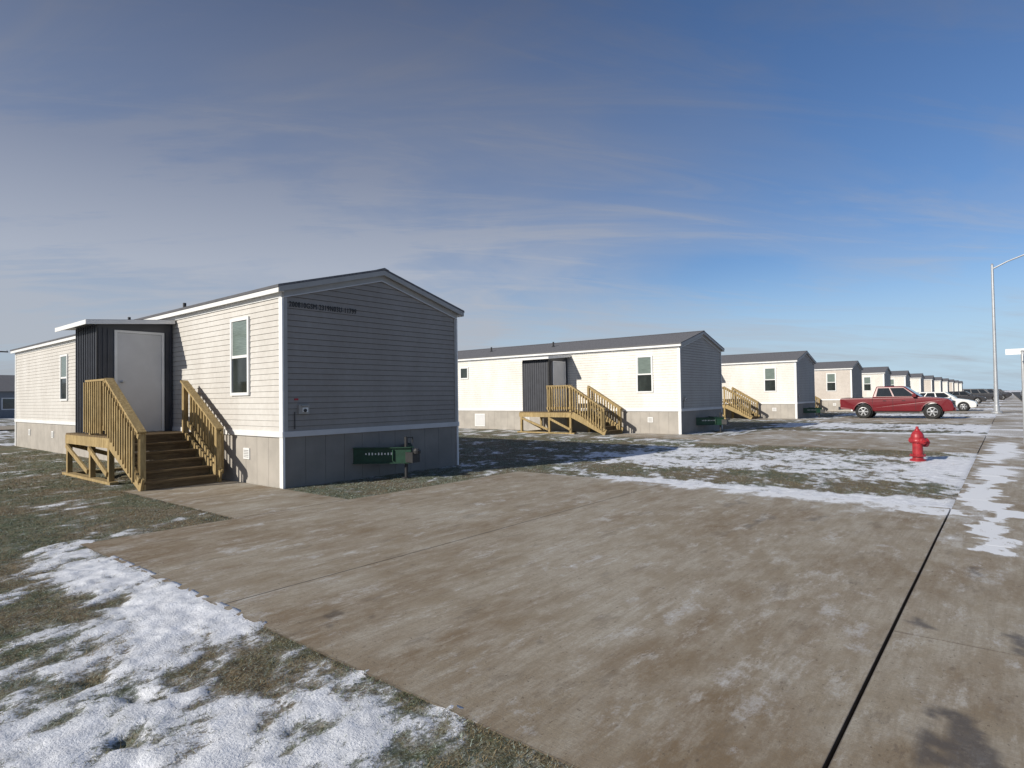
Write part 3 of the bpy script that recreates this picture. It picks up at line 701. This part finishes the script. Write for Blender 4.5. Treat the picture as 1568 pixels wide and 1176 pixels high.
for x,y in ((14.1,79),(18.0,81),(60,80),(-20,80)):
    e=empty('utility_pole',(x,y,0)); b=MB(); b.cyl((0,0,0),(0,0,7.4),.18,MPW,10,.14); b.box(-.9,.9,-.06,.06,6.8,6.92,MPW)
    for q in (-.8,0,.8): b.cyl((q,0,6.9),(q,0,7.05),.04,MGALV,8)
    put('pole',b.mesh('pole'),e)
# ---------------------------------------------------------------- light & sky
SUNEL=26; sd=Vector((-.958*math.cos(rad(SUNEL)),.287*math.cos(rad(SUNEL)),math.sin(rad(SUNEL))))
l=bpy.data.lights.new('sun','SUN'); l.energy=4.9; l.angle=rad(.5); l.color=(1,.94,.84); lo=bpy.data.objects.new('sun',l); COL.objects.link(lo)
lo.rotation_euler=sd.to_track_quat('Z','Y').to_euler(); lo.location=(-20,10,20)
w=bpy.data.worlds.new('World'); S.world=w; w.use_nodes=True; nt=w.node_tree; bg=nt.nodes['Background']; bg.inputs[1].default_value=.085
sk=N(nt,'ShaderNodeTexSky',sky_type='NISHITA'); sk.sun_disc=False; sk.sun_elevation=rad(SUNEL); sk.sun_rotation=rad(-73.3); sk.air_density=1.0; sk.dust_density=.6; sk.ozone_density=2.5
tc=N(nt,'ShaderNodeTexCoord'); sx=N(nt,'ShaderNodeSeparateXYZ'); nt.links.new(tc.outputs['Generated'],sx.inputs[0])
Z=sx.outputs[2]
zc=mth(nt,'MAXIMUM',Z,0.0); den=mth(nt,'ADD',zc,.14)
cx=mth(nt,'DIVIDE',sx.outputs[0],den); cy=mth(nt,'DIVIDE',sx.outputs[1],den)
cb=N(nt,'ShaderNodeCombineXYZ'); nt.links.new(cx,cb.inputs[0]); nt.links.new(cy,cb.inputs[1])
def cn(scale,det,rot,st,rough=.55,dist=.6,off=0):
    r=N(nt,'ShaderNodeMapping'); nt.links.new(cb.outputs[0],r.inputs[0]); r.inputs['Rotation'].default_value=(0,0,rot); r.inputs['Location'].default_value=(off,off*.7,0)
    mp=N(nt,'ShaderNodeMapping'); nt.links.new(r.outputs[0],mp.inputs[0]); mp.inputs['Scale'].default_value=st
    n=N(nt,'ShaderNodeTexNoise'); n.inputs['Scale'].default_value=scale; n.inputs['Detail'].default_value=det; n.inputs['Roughness'].default_value=rough; n.inputs['Distortion'].default_value=dist
    nt.links.new(mp.outputs[0],n.inputs['Vector']); return n.outputs[0]
left=mth(nt,'ADD',mth(nt,'MULTIPLY',sx.outputs[0],-.635),mth(nt,'MULTIPLY',sx.outputs[1],.773))
base=mrange(nt,left,-.50,.22)
c1=mrange(nt,cn(.55,5,.3,(1,1,1),.6,.8,2.0),.38,.62)
c2=mrange(nt,cn(1.0,8,rad(50),(.40,1.5,1),.64,1.2,3.1),.44,.66)
c3=mrange(nt,cn(2.6,8,rad(38),(.28,1.7,1),.68,.9,7.7),.48,.70)
fac=mth(nt,'ADD',mth(nt,'MULTIPLY',base,.80),mth(nt,'MULTIPLY',mth(nt,'SUBTRACT',c1,.5),.34))
fac=mth(nt,'ADD',fac,mth(nt,'MULTIPLY',c2,.40),False)
fac=mth(nt,'ADD',fac,mth(nt,'MULTIPLY',c3,.26),True)
fac=mth(nt,'MULTIPLY',fac,.90)
cr=N(nt,'ShaderNodeValToRGB'); nt.links.new(Z,cr.inputs[0]); e=cr.color_ramp.elements
e[0].position=0; e[0].color=(.37,.40,.44,1); e[1].position=.56; e[1].color=(.125,.148,.22,1)
for p_,c_ in ((.08,(.47,.505,.565,1)),(.20,(.46,.50,.585,1)),(.34,(.265,.305,.41,1))):
    q=e.new(p_); q.color=c_
cloud=mixc(nt,1.0,cr.outputs[0],(11,11,11),'MULTIPLY')
sky2=mixc(nt,1.0,sk.outputs[0],(.80,.97,1.22),'MULTIPLY')
hz=mrange(nt,Z,.0,.22,1,0)
sky3=mixc(nt,mth(nt,'MULTIPLY',hz,.80),sky2,(5.8,7.7,9.6))
nt.links.new(mixc(nt,fac,sky3,cloud),bg.inputs[0])
# ---------------------------------------------------------------- camera
c=bpy.data.cameras.new('camera'); c.sensor_width=36; c.lens=36*925/1568; c.clip_end=6000; c.clip_start=.05
co=bpy.data.objects.new('camera',c); COL.objects.link(co)
R=Matrix.Rotation(rad(39.4-90),4,'Z')@Matrix.Rotation(rad(90+1.24),4,'X')@Matrix.Rotation(rad(-.82),4,'Z')
co.matrix_world=Matrix.Translation((0,0,1.5))@R
S.camera=co
S.view_settings.view_transform='Standard'; S.view_settings.look='None'; S.view_settings.exposure=0
